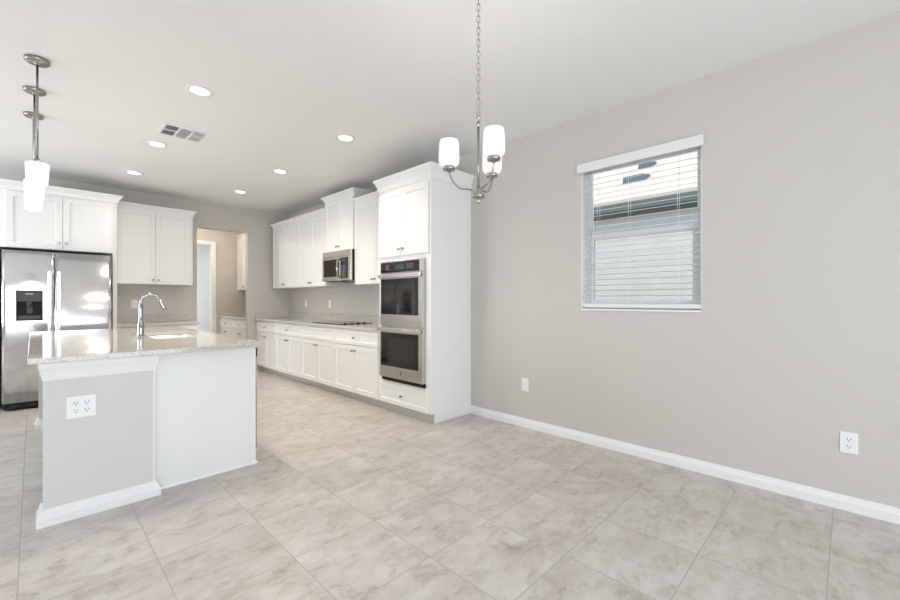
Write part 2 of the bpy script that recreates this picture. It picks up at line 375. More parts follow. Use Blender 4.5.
# ------------------------------------------------------------------ cabinets
KN = [(0.0065, 0.0), (0.0065, -0.014), (0.014, -0.018), (0.0150, -0.026), (0.011, -0.030)]
def knob(parent, x, z, y=-0.02):
    k = MB(); k.lathe([(r_, h_) for r_, h_ in KN], c=(x, y, z), axis='y', n=14); return k.build('knob', 'nickel', parent)
CROWN = lambda z, h, p: [(0, z), (0.008, z), (0.012, z+h*0.10), (p*0.30, z+h*0.36), (p*0.72, z+h*0.70), (p*0.93, z+h*0.80), (p, z+h*0.86), (p, z+h), (0, z+h)]
RX = -PI/2   # rotation that turns a cabinet's front towards -x (units on the right wall)
def upper(label, loc, rot, w_, d_, z0, z1, crown_h, crown_p, ends=(False, False), ndoor=2, group=None, name='upper_cabinet', side_fill=0.0, door_top=None, fx=(0.0, 0.0), dr=None):
    t = thing(name, label, 'cabinet', loc, rot, group)
    MB().box(0, w_, 0, d_-0.001, z0, z1).build('cabinet_box', 'cab', t, 0.0015)
    x0, x1 = 0.004+fx[0], w_-0.004-fx[1]; dz0, dz1 = z0+0.004, (door_top or z1-0.03); g = 0.004
    wd_ = (x1-x0-g*(ndoor-1))/ndoor
    for i in range(ndoor):
        a = x0+i*(wd_+g); m_ = MB(); m_.shaker(a, a+wd_, dz0, dz1)
        o = m_.build('door', 'cab', t)
        kx = a+wd_-0.030 if (i % 2 == 0 and ndoor > 1) or ndoor == 1 else a+0.030
        knob(o, kx, z0+(0.085 if name == 'refrigerator_cabinet' else 0.062))
    c = MB(); c.mould(w_, d_-0.001, CROWN(z1-0.028, crown_h, crown_p), *ends, dr=dr); c.build('crown_moulding', 'cab', t)
    return t
def base(label, loc, rot, w_, d_, ztop, kind='drawer', group=None, name='base_cabinet', fx=(0.0, 0.0)):
    t = thing(name, label, 'cabinet', loc, rot, group)
    MB().box(0, w_, 0, d_-0.001, 0.10, ztop).build('cabinet_box', 'cab', t, 0.0015)
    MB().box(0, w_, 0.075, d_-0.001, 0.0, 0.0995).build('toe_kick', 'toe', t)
    x0, x1 = 0.004+fx[0], w_-0.004-fx[1]; zd = ztop-0.195
    m_ = MB(); m_.shaker(x0, x1, zd+0.004, ztop-0.022, rail=0.04); dr_ = m_.build('drawer' if kind == 'drawer' else 'false_drawer_front', 'cab', t)
    if kind == 'drawer': knob(dr_, (x0+x1)/2, (zd+ztop-0.018)/2)
    wd_ = (x1-x0-0.004)/2
    for i in range(2):
        a = x0+i*(wd_+0.004); m_ = MB(); m_.shaker(a, a+wd_, 0.104, zd-0.012); o = m_.build('door', 'cab', t)
        knob(o, a+wd_-0.030 if i == 0 else a+0.030, zd-0.07)
    return t

XB = 2.765        # face of the base cabinet boxes on the right wall (doors stand 2 cm proud)
ZT = 0.884
bounds = [7.498, 6.650, 5.730, 4.805, 3.836]
labs = ['white base cabinet with drawer in the far corner of the cooktop wall',
        'white base cabinet with drawer left of the cooktop, second from the far corner',
        'white base cabinet with plain knobless top panel under the cooktop',
        'white base cabinet with drawer right beside the oven tower']
for i in range(4):
    base(labs[i], (XB, bounds[i], 0), RX, bounds[i]-bounds[i+1]-0.001, XR-XB, ZT, 'drawer' if i != 2 else 'false', 'base cabinets on the cooktop wall', fx=(0.05, 0) if i == 0 else (0, 0))
XU = 3.03
upper('white wall cabinet in the far corner of the cooktop wall', (XU, 7.400, 0), RX, 0.944, XR-XU, 1.445, 2.535, 0.085, 0.05, (True, False), group='wall cabinets on the cooktop wall')
upper('white wall cabinet directly left of the microwave', (XU, 6.455, 0), RX, 0.962, XR-XU, 1.445, 2.535, 0.085, 0.05, group='wall cabinets on the cooktop wall')
upper('taller-set short white wall cabinet above the microwave', (3.01, 5.490, 0), RX, 0.753, XR-3.01, 1.925, 2.665, 0.095, 0.055, (True, True), group='wall cabinets on the cooktop wall')
upper('white wall cabinet between the microwave and the oven tower', (XU, 4.735, 0), RX, 0.898, XR-XU, 1.445, 2.535, 0.085, 0.05, group='wall cabinets on the cooktop wall')

# oven tower
TW = 3.835-2.966; TD = XR-XB
t = thing('oven_tower_cabinet', 'tall white cabinet tower holding the double oven', 'cabinet', (XB, 3.835, 0), RX)
OZ0, OZ1 = 0.345, 1.668
bx = MB(); bx.box(0, TW-0.02, 0, TD-0.001, 1.668, 2.52).box(0, TW-0.02, 0, TD-0.001, 0.10, OZ0).box(0, 0.072, 0, TD-0.001, OZ0, OZ1).box(TW-0.080, TW-0.02, 0, TD-0.001, OZ0, OZ1).box(0.072, TW-0.080, TD-0.02, TD-0.001, OZ0, OZ1)
bx.build('cabinet_box', 'cab', t)
ep = MB(); ep.rings([[(x, -0.002, 0.10), (x, -0.002, 2.52), (x, TD-0.001, 2.52), (x, TD-0.001, 0.0), (x, 0.05, 0.0), (x, 0.05, 0.10)] for x in (TW-0.0198, TW)])
ep.build('end_panel', 'cab', t, 0.001)
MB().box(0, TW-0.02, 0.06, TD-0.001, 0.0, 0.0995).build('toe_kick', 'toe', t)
for i, (a, b_) in enumerate(((0.014, (TW-0.02)/2-0.002+0.004), ((TW-0.02)/2+0.006, TW-0.026))):
    m_ = MB(); m_.shaker(a, b_, 1.715, 2.425); o = m_.build('door', 'cab', t); knob(o, b_-0.03 if i == 0 else a+0.03, 1.785)
m_ = MB(); m_.shaker(0.014, TW-0.026, 0.105, 0.322, rail=0.045); o = m_.build('drawer', 'cab', t); knob(o, TW/2, 0.215)
c = MB(); c.mould(TW, TD-0.001, CROWN(2.455, 0.14, 0.050), True, True, dl=0.205); c.build('crown_moulding', 'cab', t)

# double wall oven (front local: x along the wall, -y out)
ov = thing('double_wall_oven', 'stainless steel double wall oven built into the white tower', 'oven', (XB, 3.762, 0), RX)
OW = 0.716
MB().box(0.004, OW-0.004, 0.0, 0.52, 0.40, 1.655).build('oven_body', 'darkgrey', ov)
MB().box(0.0, OW, -0.020, -0.0005, 0.396, 1.660).build('trim_frame', 'steel_warm', ov)
MB().box(0.01, OW, -0.024, -0.0005, 0.358, 0.3945).build('vent_gap', 'black', ov)
p = MB(); p.box(0, OW, -0.036, -0.0205, 1.530, 1.660); cp = p.build('control_panel', 'steel_warm', ov, 0.003)
MB().box(0.010, OW-0.060, -0.0385, -0.0365, 1.538, 1.650).build('control_glass', 'glass_black', cp)
MB().box(OW*0.38, OW*0.58, -0.0394, -0.0388, 1.570, 1.622).build('display', 'glow', cp)
for cx in (0.16, 0.19, 0.22, 0.66, 0.70, 0.74, 0.78):
    for cz in (1.575, 1.595, 1.615): MB().box(OW*cx-0.006, OW*cx+0.006, -0.0394, -0.0388, cz-0.004, cz+0.004).build('touch_button', 'ctrl', cp)
def oven_door(z0, z1, wz0, wz1, badge):
    d = MB(); yf = -0.046
    x0, x1 = 0.0, OW; a0, a1 = 0.016, OW-0.062
    d.box(x0, a0, yf, -0.021, z0, z1).box(a1, x1, yf, -0.021, z0, z1).box(a0, a1, yf, -0.021, z0, wz0).box(a0, a1, yf, -0.021, wz1, z1)
    o = d.build('oven_door', 'steel_warm', ov, 0.002)
    MB().box(a0+0.0005, a1-0.0005, yf+0.002, -0.022, wz0+0.0005, wz1-0.0005).build('door_glass', 'glass_black', o)
    MB().box(a0+0.075, a1-0.075, yf+0.0012, yf+0.0019, wz0+0.07, wz1-0.055).build('viewing_window', 'oven_interior', o)
    h_ = MB(); zc = z1-0.026
    h_.box(0.006, OW-0.006, -0.078, -0.060, zc-0.019, zc+0.019); h_ = h_.build('handle', 'steel_bright', o, 0.006, 3)
    for hx in (0.05, OW-0.05): MB().box(hx-0.012, hx+0.012, -0.0598, -0.0465, zc-0.012, zc+0.012).build('handle_mount', 'steel_warm', h_)
    if badge:
        b = MB(); b.lathe([(0.021, -0.0465), (0.021, -0.050), (0.019, -0.051)], c=(OW/2, 0, (z0+wz0)/2+0.002), axis='y', n=28); bo = b.build('badge', 'darkgrey', o)
        zc2 = (z0+wz0)/2+0.002; b = MB()
        b.tube([(OW/2+0.017*math.cos(i*PI/14), -0.0515, zc2+0.017*math.sin(i*PI/14)) for i in range(28)], 0.0010, 6, True)
        for sx in (-1, 1):   # two looped strokes in the roundel
            b.tube([(OW/2+sx*0.0052+0.0052*math.cos(i*PI/9)*(0.75 if i < 9 else 1), -0.0515, zc2+0.0085*math.sin(i*PI/9)) for i in range(17)], 0.0011, 6)
        b.build('badge_script', 'plate', bo)
oven_door(0.960, 1.524, 1.083, 1.468, False)
oven_door(0.395, 0.945, 0.520, 0.885, True)

# microwave
mw = thing('microwave_oven', 'stainless over-the-range microwave hung under the short cabinet', 'microwave', (2.980, 5.488, 0), RX)
MWW = 0.750
MB().box(0, MWW, 0.0, XR-2.980-0.002, 1.505, 1.922).build('microwave_body', 'black', mw, 0.003)
d = MB(); d.box(0, MWW, -0.030, -0.0005, 1.842, 1.922).build('top_grille', 'steel_warm', mw, 0.003)
dw_ = MWW*0.655
d = MB(); d.box(0, 0.03, -0.034, -0.0005, 1.507, 1.838).box(dw_-0.025, dw_, -0.034, -0.0005, 1.507, 1.838).box(0.03, dw_-0.025, -0.034, -0.0005, 1.507, 1.565).box(0.03, dw_-0.025, -0.034, -0.0005, 1.806, 1.838)
o = d.build('door', 'steel_warm', mw, 0.002)
MB().box(0.0305, dw_-0.0255, -0.031, -0.002, 1.5655, 1.8055).build('door_glass', 'glass_black', o)
MB().box(0.075, dw_-0.075, -0.0325, -0.0312, 1.60, 1.775).build('viewing_window', 'oven_interior', o)
h_ = MB(); h_.tube([(dw_-0.004, -0.035, 1.55), (dw_-0.004, -0.068, 1.575), (dw_-0.004, -0.078, 1.68), (dw_-0.004, -0.068, 1.785), (dw_-0.004, -0.035, 1.81)], 0.012, 10); h_.build('handle', 'chrome', o)
d = MB(); d.box(dw_+0.003, MWW, -0.034, -0.0005, 1.507, 1.838); cp = d.build('control_panel', 'steel_warm', mw, 0.002)
MB().box(dw_+0.022, MWW-0.055, -0.0365, -0.0345, 1.535, 1.820).build('control_glass', 'glass_black', cp)
for r_ in range(6):
    for cc in range(3): MB().box(dw_+0.050+cc*0.038, dw_+0.068+cc*0.038, -0.0372, -0.0367, 1.56+r_*0.028, 1.572+r_*0.028).build('touch_button', 'ctrl', cp)
MB().box(dw_+0.045, dw_+0.15, -0.0372, -0.0367, 1.765, 1.80).build('display', 'glow', cp)
MB().box(0.10, 0.30, 0.06, 0.22, 1.4985, 1.5045).build('filter_grille', 'steel', mw)
MB().box(0.50, 0.62, 0.06, 0.14, 1.4985, 1.5045).build('task_lamp', 'plate', mw)

# worktop on the right wall with its low upstands
ct = thing('countertop', 'beige speckled quartz worktop along the cooktop wall', 'countertop', (2.722, 3.838, ZT+0.0005))
MB().box(0, XR-2.722-0.001, 0, 7.498-3.838, 0, 0.032).build('slab', 'quartz', ct, 0.004)
MB().box(XR-2.722-0.021, XR-2.722-0.001, 0, 7.476-3.838, 0.0325, 0.145).build('backsplash', 'quartz', ct, 0.002)
MB().box(0.01, XR-2.722-0.001, 7.4765-3.838, 7.498-3.838, 0.0325, 0.145).build('side_splash', 'quartz', ct, 0.002)
ZW = ZT+0.033
ck = thing('cooktop', 'black glass electric cooktop set in the worktop below the microwave', 'cooktop', (2.80, 4.73, ZW))
MB().box(0, 0.50, 0, 0.775, 0.0, 0.008).build('glass_top', 'glass_black', ck, 0.002)
for (bx_, by_, br) in ((0.13, 0.58, 0.10), (0.37, 0.58, 0.075), (0.13, 0.26, 0.075), (0.37, 0.26, 0.10)):
    b = MB(); b.lathe([(br-0.004, 0.0085), (br, 0.0085), (br, 0.0092), (br-0.004, 0.0092)], c=(bx_, by_, 0), n=32, closed_prof=True); b.build('burner_ring', 'ctrl', ck)
for i in range(4):
    b = MB(); b.lathe([(0.019, 0.0085), (0.018, 0.026), (0.014, 0.028)], c=(0.10+i*0.10, 0.055, 0), n=16); b.build('control_knob', 'nickel', ck)

# ------------------------------------------------------------------ refrigerator wall (units face -y)
YF = 6.87
fc = upper('white double-door cabinet above the refrigerator, with a full-height side panel', (-0.30, YF, 0), 0, 1.072, YB-YF, 1.845, 2.535, 0.10, 0.055, (True, True), name='refrigerator_cabinet', fx=(0.08, 0.045), door_top=2.49, dr=0.245)
MB().box(1.027, 1.072, 0, YB-YF-0.001, 0.0, 1.8445).build('side_panel', 'cab', fc, 0.001)
MB().box(0.0, 0.022, 0, YB-YF-0.001, 0.0, 1.8445).build('side_panel', 'cab', fc, 0.001)
upper('white double-door wall cabinet between the refrigerator and the opening', (0.8025, 7.175, 0), 0, 0.905, YB-7.175, 1.465, 2.535, 0.085, 0.05, (False, True), fx=(0, 0.036))
base('white base cabinet between the refrigerator and the opening', (0.7735, 6.905, 0), 0, 0.925, YB-6.905, ZT, 'drawer')
ct = thing('countertop', 'short quartz worktop between the refrigerator and the opening', 'countertop', (0.7735, 6.872, ZT+0.0005))
MB().box(0, 0.957, 0, YB-6.872-0.001, 0, 0.032).build('slab', 'quartz', ct, 0.004)
MB().box(0.001, 0.957, YB-6.872-0.021, YB-6.872-0.001, 0.0325, 0.140).build('backsplash', 'quartz', ct, 0.002)

fr = thing('refrigerator', 'stainless side-by-side refrigerator with a dark ice dispenser', 'refrigerator', (-0.2420, 6.70, 0))
FW = 0.935
MB().box(0.006, FW-0.006, 0.0, 0.76, 0.03, 1.785).build('refrigerator_body', 'black', fr, 0.004)
gk = MB(); gk.box(0.01, FW-0.01, -0.028, -0.001, 0.02, 0.085); go = gk.build('kick_grille', 'black', fr)
for i in range(7): MB().box(0.07+i*0.12, 0.15+i*0.12, -0.031, -0.0285, 0.045, 0.052).build('grille_slot', 'darkgrey', go)
for x in (0.05, FW-0.05): MB().lathe([(0.018, 0.0), (0.018, 0.03)], c=(x, 0.05, 0), n=12).build('foot', 'black', fr)
def fridge_door(x0, x1, hole=None):
    z0, z1, n, bul, yb, th = 0.095, 1.795, 14, 0.006, -0.004, 0.062
    def yf(x): u = (x-(x0+x1)/2)/((x1-x0)/2); return yb-th-bul*(1-u*u)
    xs = [x0+(x1-x0)*i/n for i in range(n+1)]; zs_ = [z0, z1]
    if hole:
        xs = sorted(set(xs) | {hole[0], hole[1]}); zs_ = [z0, hole[2], hole[3], z1]
    m_ = MB(); bm = m_.bm
    g = [[bm.verts.new((x, yf(x), z)) for z in zs_] for x in xs]; bk = [[bm.verts.new((x, yb, z)) for z in (z0, z1)] for x in (x0, x1)]
    for i in range(len(xs)-1):
        for j in range(len(zs_)-1):
            if hole and j == 1 and hole[0]-1e-6 <= xs[i] and xs[i+1] <= hole[1]+1e-6: continue
            f_ = bm.faces.new((g[i][j], g[i+1][j], g[i+1][j+1], g[i][j+1])); f_.smooth = True
    bm.faces.new([g[i][0] for i in range(len(xs))][::-1] + [bk[0][0], bk[1][0]])
    bm.faces.new([g[i][-1] for i in range(len(xs))] + [bk[1][1], bk[0][1]])
    bm.faces.new(g[0] + [bk[0][1], bk[0][0]]); bm.faces.new([*g[-1][::-1], bk[1][0], bk[1][1]]); bm.faces.new((bk[0][0], bk[0][1], bk[1][1], bk[1][0]))
    return m_.build('door', 'steel', fr), yf
XS = 0.416
hole = (0.112, 0.318, 1.005, 1.350)
d1, yf1 = fridge_door(0.002, XS-0.003, hole)
d2, yf2 = fridge_door(XS+0.003, FW-0.002)
yd = yf1(0.21)
# dispenser: recessed well, control face, spout, paddle and tray
w = MB(); x0, x1, z0, z1 = hole
w.box(x0-0.004, x0+0.006, yd-0.004, yd+0.058, z0, z1).box(x1-0.006, x1+0.004, yd-0.004, yd+0.058, z0, z1).box(x0+0.006, x1-0.006, yd+0.050, yd+0.058, z0, z1)
w.box(x0+0.006, x1-0.006, yd-0.006, yd+0.050, z0, z0+0.012)
ds = w.build('dispenser', 'black', d1)
MB().box(x0+0.0062, x1-0.0062, yd-0.008, yd+0.045, z1-0.128, z1).build('control_face', 'darkgrey', ds, 0.003)
MB().box(x0+0.072, x1-0.072, yd-0.0092, yd-0.0085, z1-0.050, z1-0.034).build('display', 'ctrl', ds)
b = MB(); b.lathe([(0.022, z1-0.19), (0.026, z1-0.15), (0.026, z1-0.129)], c=((x0+x1)/2, yd+0.015, 0), n=16); b.build('spout', 'darkgrey', ds)
b = MB(); b.box((x0+x1)/2-0.026, (x0+x1)/2+0.026, yd+0.034, yd+0.046, z0+0.08, z1-0.14); b.build('paddle', 'darkgrey', ds, 0.003)
b = MB(); b.box(x0+0.012, x1-0.012, yd-0.012, yd+0.048, z0+0.0125, z0+0.06); b.build('drip_tray', 'darkgrey', ds, 0.006)
# arched trim lines pressed in the steel round the dispenser
cx = (x0+x1)/2; hw = (x1-x0)/2+0.008
for zz, sg in ((z1, 0.070), (z0, -0.070)):
    MB().tube([(cx+hw*math.cos(PI*i/16), yf1(cx+hw*math.cos(PI*i/16))-0.001, zz+sg*math.sin(PI*i/16)) for i in range(17)], 0.003, 6).build('dispenser_surround', 'steel', d1)
for dd, yf_, hx in ((d1, yf1, XS-0.040), (d2, yf2, XS+0.040)):
    yy = min(yf_(hx-0.015), yf_(hx+0.015)); MB().box(hx-0.0155, hx+0.0155, yy-0.052, yy-0.034, 0.46, 1.575).build('handle', 'steel_bright', dd, 0.006, 3)
    for hz in (0.48, 1.52): MB().box(hx-0.011, hx+0.011, yy-0.0335, yy-0.0005, hz, hz+0.035).build('handle_mount', 'steel', dd)

# ------------------------------------------------------------------ island
IZ = 0.898
def half_wall(label, y_, flip):
    t = thing('island_half_wall', label, 'half wall', (0.038, y_, 0), 0, 'half walls carrying the island worktop')
    W_ = 0.506
    MB().box(0, 0.494, 0, 0.115, 0, IZ-0.001).build('wall_panel', 'island_wall', t)
    MB().box(0.4945, W_, 0.0, 0.0735, 0, IZ-0.001).build('corner_post', 'cab', t, 0.001)
    bp = [(0, 0), (0.027, 0), (0.027, 0.045), (0.021, 0.054), (0.017, 0.058), (0.015, 0.078), (0.008, 0.088), (0.0, 0.090)]
    m_ = MB(); m_.mould(W_, 0.0735, bp, True, True, dl=0.115); m_.build('baseboard', 'trim', t)
    z = 0.795; tp = [(0, z), (0.005, z), (0.006, z+0.010), (0.009, z+0.030), (0.014, z+0.055), (0.019, z+0.070), (0.019, IZ-0.001), (0, IZ-0.001)]
    m_ = MB(); m_.mould(W_, 0.0735, tp, True, True, dl=0.115); m_.build('top_moulding', 'trim', t)
    return t
half_wall('grey half wall with white mouldings at the near end of the island', 3.160, False)
half_wall('grey half wall with white mouldings at the far end of the island', 5.565, True)
# corner post filling between the half wall and the cabinet end
ic = thing('island_cabinet', 'white kitchen island cabinet with a plain end panel', 'cabinet', (1.165, 3.235, 0))
# cabinet box lies x 0.576..1.165, y 3.235..5.68 ; dishwasher bay y 3.26..3.87 at the front (aisle side)
b = MB(); b.box(-0.584, 0, 0.650, 2.44, 0.10, 0.60).box(-0.584, -0.525, 0.021, 2.44, 0.60, IZ-0.001).box(-0.024, 0, 0.650, 2.44, 0.60, IZ-0.001).box(-0.525, -0.024, 2.0, 2.44, 0.60, IZ-0.001).box(-0.525, -0.024, 0.650, 0.67, 0.60, IZ-0.001)
b.box(-0.584, -0.525, 0.021, 0.650, 0.0, 0.60)
b.build('cabinet_box', 'cab', ic)
MB().box(-0.622, 0.020, 0.0, 0.020, 0.0, IZ-0.001).build('end_panel', 'cab', ic, 0.001)
b = MB(); b.box(-0.022, 0.022, -0.003, -0.0005, 0.02, IZ-0.001).build('corner_strip', 'cab', ic)
b = MB(); b.rings([[(x, -0.0005, 0.0), (x, -0.017, 0.0), (x, -0.014, 0.012), (x, -0.006, 0.019), (x, -0.0005, 0.020)] for x in (-0.586, 0.032)]); b.build('shoe_moulding', 'trim', ic)
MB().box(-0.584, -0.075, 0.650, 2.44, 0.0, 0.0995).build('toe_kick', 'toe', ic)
# aisle-side doors of the island (facing +x)
def xdoor(y0, y1, z0, z1, kn=None, name='door'):
    m_ = MB(); m_.shaker(y0, y1, z0, z1); 
    bmesh.ops.transform(m_.bm, matrix=Matrix.Rotation(PI/2, 4, 'Z'), verts=m_.bm.verts[:])
    o = m_.build(name, 'cab', ic)
    if kn:
        k = MB(); k.lathe([(r_, -h_+0.02) for r_, h_ in KN], c=(0, kn[0], kn[1]), axis='x', n=14); k.build('knob', 'nickel', o)
xdoor(0.66, 1.10, 0.104, 0.68, (1.07, 0.62)); xdoor(1.104, 1.55, 0.104, 0.68, (1.134, 0.62)); xdoor(0.66, 1.55, 0.70, 0.875, None, 'false_drawer_front')
xdoor(1.56, 1.99, 0.104, 0.68, (1.96, 0.62)); xdoor(1.994, 2.43, 0.104, 0.68, (2.024, 0.62)); xdoor(1.56, 2.43, 0.70, 0.875, (1.995, 0.79), 'drawer')
dwm = thing('dishwasher', 'dark-edged dishwasher in the aisle side of the island', 'dishwasher', (1.180, 3.262, 0))
MB().box(-0.52, -0.001, 0, 0.615, 0.03, 0.885).build('dishwasher_body', 'darkgrey', dwm)
o = MB().box(0, 0.024, 0.001, 0.614, 0.10, 0.880).build('door', 'black', dwm, 0.003)
MB().box(0.0245, 0.030, 0.004, 0.611, 0.10, 0.760).build('door_skin', 'steel', o, 0.002)
b = MB(); b.box(0.025, 0.040, 0.02, 0.60, 0.800, 0.870).build('handle', 'darkgrey', o, 0.004)
b = MB(); b.box(-0.075, -0.05, 0.005, 0.61, 0.0, 0.0295).build('kick_plate', 'black', dwm)

# island worktop with the sink cut-out
CX0, CX1, CY0, CY1 = -0.022, 1.202, 3.092, 5.715
SX0, SX1, SY0, SY1 = 0.692, 1.092, 3.985, 4.775
ct = MB(); bm = ct.bm
xs, ys = (CX0, SX0, SX1, CX1), (CY0, SY0, SY1, CY1)
G = {}
for zi, z in enumerate((IZ, IZ+0.030)):
    for i, x in enumerate(xs):
        for j, y in enumerate(ys): G[i, j, zi] = bm.verts.new((x, y, z))
for i in range(3):
    for j in range(3):
        if i == 1 and j == 1: continue
        for zi in (0, 1): bm.faces.new((G[i, j, zi], G[i+1, j, zi], G[i+1, j+1, zi], G[i, j+1, zi]))
def wallq(a, b_): bm.faces.new((G[(*a, 0)], G[(*b_, 0)], G[(*b_, 1)], G[(*a, 1)]))
for i in range(3):
    wallq((i, 0), (i+1, 0)); wallq((i, 3), (i+1, 3)); wallq((0, i), (0, i+1)); wallq((3, i), (3, i+1))
for q in (((1, 1), (2, 1)), ((1, 2), (2, 2)), ((1, 1), (1, 2)), ((2, 1), (2, 2))): wallq(*q)
o = ct.build('island_countertop', 'quartz', None, 0.003)
tag(o, 'large speckled quartz worktop on top of the kitchen island', 'countertop')
sk = thing('kitchen_sink', 'stainless steel undermount sink in the island worktop', 'sink', ((SX0+SX1)/2, (SY0+SY1)/2, IZ-0.001))
b = MB(); hx, hy = (SX1-SX0)/2, (SY1-SY0)/2
def rr(hx, hy, z, r=0.05, n=5):
    out = []
    for (cx, cy, a0) in ((hx-r, hy-r, 0), (-hx+r, hy-r, PI/2), (-hx+r, -hy+r, PI), (hx-r, -hy+r, 1.5*PI)):
        for i in range(n+1): t = a0+PI/2*i/n; out.append((cx+r*math.cos(t), cy+r*math.sin(t), z))
    return out
b.rings([rr(hx+0.018, hy+0.018, 0), rr(hx+0.002, hy+0.002, 0), rr(hx-0.002, hy-0.002, -0.19), rr(hx-0.03, hy-0.03, -0.205, 0.03), rr(0.05, 0.05, -0.212, 0.045)], False, False, smooth=True)
b.rings([rr(0.05, 0.05, -0.212, 0.045), rr(0.05, 0.05, -0.216, 0.045), rr(hx-0.02, hy-0.02, -0.209, 0.04), rr(hx+0.004, hy+0.004, -0.19), rr(hx+0.006, hy+0.006, -0.002), rr(hx+0.018, hy+0.018, -0.002), rr(hx+0.018, hy+0.018, 0)], False, False, smooth=True)
b.build('basin', 'sink', sk)
b = MB(); b.lathe([(0.049, -0.2125), (0.049, -0.209), (0.034, -0.209), (0.030, -0.214), (0.0305, -0.2158)], n=24); b.build('drain', 'chrome', sk)
fa = thing('kitchen_faucet', 'tall chrome gooseneck faucet standing beside the island sink', 'faucet', (0.640, 4.30, IZ+0.0305))
b = MB(); b.lathe([(0.030, 0), (0.030, 0.006), (0.0265, 0.012), (0.0245, 0.03), (0.0255, 0.075), (0.0245, 0.100), (0.0190, 0.125), (0.0165, 0.155), (0.0155, 0.20), (0.0155, 0.275), (0.0125, 0.285)], n=24); b.build('body', 'chrome', fa)
pts = [(0, 0, 0.17), (0, 0, 0.215), (0, 0, 0.292)]
R_ = 0.068
for i in range(1, 15): a_ = PI-i*(PI*0.90)/14; pts.append((R_+R_*math.cos(a_), 0, 0.292+R_*math.sin(a_)))
b = MB(); b.tube(pts, 0.0112, 14); b.build('gooseneck', 'chrome', fa)
e = Vector(pts[-1]); dr_ = (Vector(pts[-1])-Vector(pts[-2])).normalized()
b = MB(); b.tube([e, e+dr_*0.012, e+dr_*0.03, e+dr_*0.075, e+dr_*0.098, e+dr_*0.105], [0.0135, 0.016, 0.0165, 0.0195, 0.0195, 0.013], 16); b.build('spray_head', 'chrome', fa)
b = MB(); b.tube([(0, -0.022, 0.085), (0, -0.040, 0.098), (-0.005, -0.060, 0.165)], [0.010, 0.0085, 0.006], 10); b.build('lever', 'chrome', fa)
o = MB(); o.lathe([(0.018, 0.0), (0.018, 0.008), (0.011, 0.010), (0.011, 0.018), (0.008, 0.019)], n=18); o = o.build('sink_air_button', 'chrome'); o.location = (0.622, 4.555, IZ+0.0305)
tag(o, 'small round chrome button on the island worktop left of the faucet', 'button')

# ------------------------------------------------------------------ electrical plates
def outlet(label, loc, rot, gangs=1, kind='duplex', W0=0.078, H0=0.125):
    t = thing('wall_outlet' if kind == 'duplex' else 'wall_plate', label, 'outlet' if kind == 'duplex' else 'wall plate', loc, rot)
    w_ = W0 + 0.050*(gangs-1)
    p = MB(); p.box(-w_/2, w_/2, -0.006, -0.0005, -H0/2, H0/2); p.build('cover_plate', 'plate', t, 0.0025)
    for g_ in range(gangs):
        cx = (g_-(gangs-1)/2)*0.048
        if kind == 'duplex':
            for cz in (0.0205, -0.0205):
                r = MB(); r.lathe([(0.0172, -0.0062), (0.0172, -0.0085), (0.0165, -0.009)], c=(cx, 0, cz), axis='y', n=20); ro = r.build('receptacle', 'plate', t)
                s_ = MB(); s_.box(cx-0.0085, cx-0.0055, -0.0096, -0.0091, cz-0.001, cz+0.009).box(cx+0.0055, cx+0.0085, -0.0096, -0.0091, cz-0.001, cz+0.008)
                s_.lathe([(0.0030, -0.0096), (0.0030, -0.0091)], c=(cx, 0, cz-0.0085), axis='y', n=10); s_.build('slots', 'slot', ro)
        else:
            r = MB(); r.box(cx-0.017, cx+0.017, -0.0095, -0.0062, -0.034, 0.034); r.build('rocker', 'plate', t, 0.002)
    return t
outlet('duplex outlet low on the right wall, nearest the camera', (XR, 0.001, 0.400), RX)
outlet('blank white plate low on the right wall near the oven tower', (XR, 2.258, 0.415), RX, 1, 'blank')
outlet('white two-gang outlet plate on the grey end of the island', (0.195, 3.160, 0.628), 0, 2)
outlet('white plate on the wall between refrigerator and opening, above the short worktop', (1.040, YB, 1.180), 0, 1, 'blank')
outlet('white backsplash plate farther from the oven tower, near the room corner', (XR, 6.825, 1.180), RX, 1, 'blank')
outlet('white backsplash plate left of the cooktop, closer to the oven tower', (XR, 6.010, 1.178), RX, 1, 'blank')

# ------------------------------------------------------------------ passage cabinets seen through the opening
base('white base cabinet with drawer inside the passage behind the opening', (2.69, YE-0.002, 0), RX, 0.78, XR-2.69, ZT, 'drawer', 'base cabinets in the passage')
base('white base cabinet in the passage tucked right behind the back wall', (2.69, YE-0.783, 0), RX, 0.792, XR-2.69, ZT, 'drawer', 'base cabinets in the passage')
ct = thing('countertop', 'narrow worktop on the base cabinets in the passage', 'countertop', (2.655, 7.622, ZT+0.0005))
MB().box(0, XR-2.655-0.001, 0, YE-7.624, 0, 0.032).build('slab', 'quartz', ct, 0.003)
MB().box(XR-2.655-0.021, XR-2.655-0.001, 0, YE-7.645, 0.0325, 0.14).build('backsplash', 'quartz', ct)
upper('white wall cabinet hanging in the passage behind the opening', (3.02, YE-0.002, 0), RX, 0.78, XR-3.02, 1.445, 2.535, 0.085, 0.05, (False, False), group='wall cabinets in the passage')
upper('white wall cabinet in the passage tucked right behind the back wall', (3.02, YE-0.783, 0), RX, 0.792, XR-3.02, 1.445, 2.535, 0.085, 0.05, (False, False), group='wall cabinets in the passage')

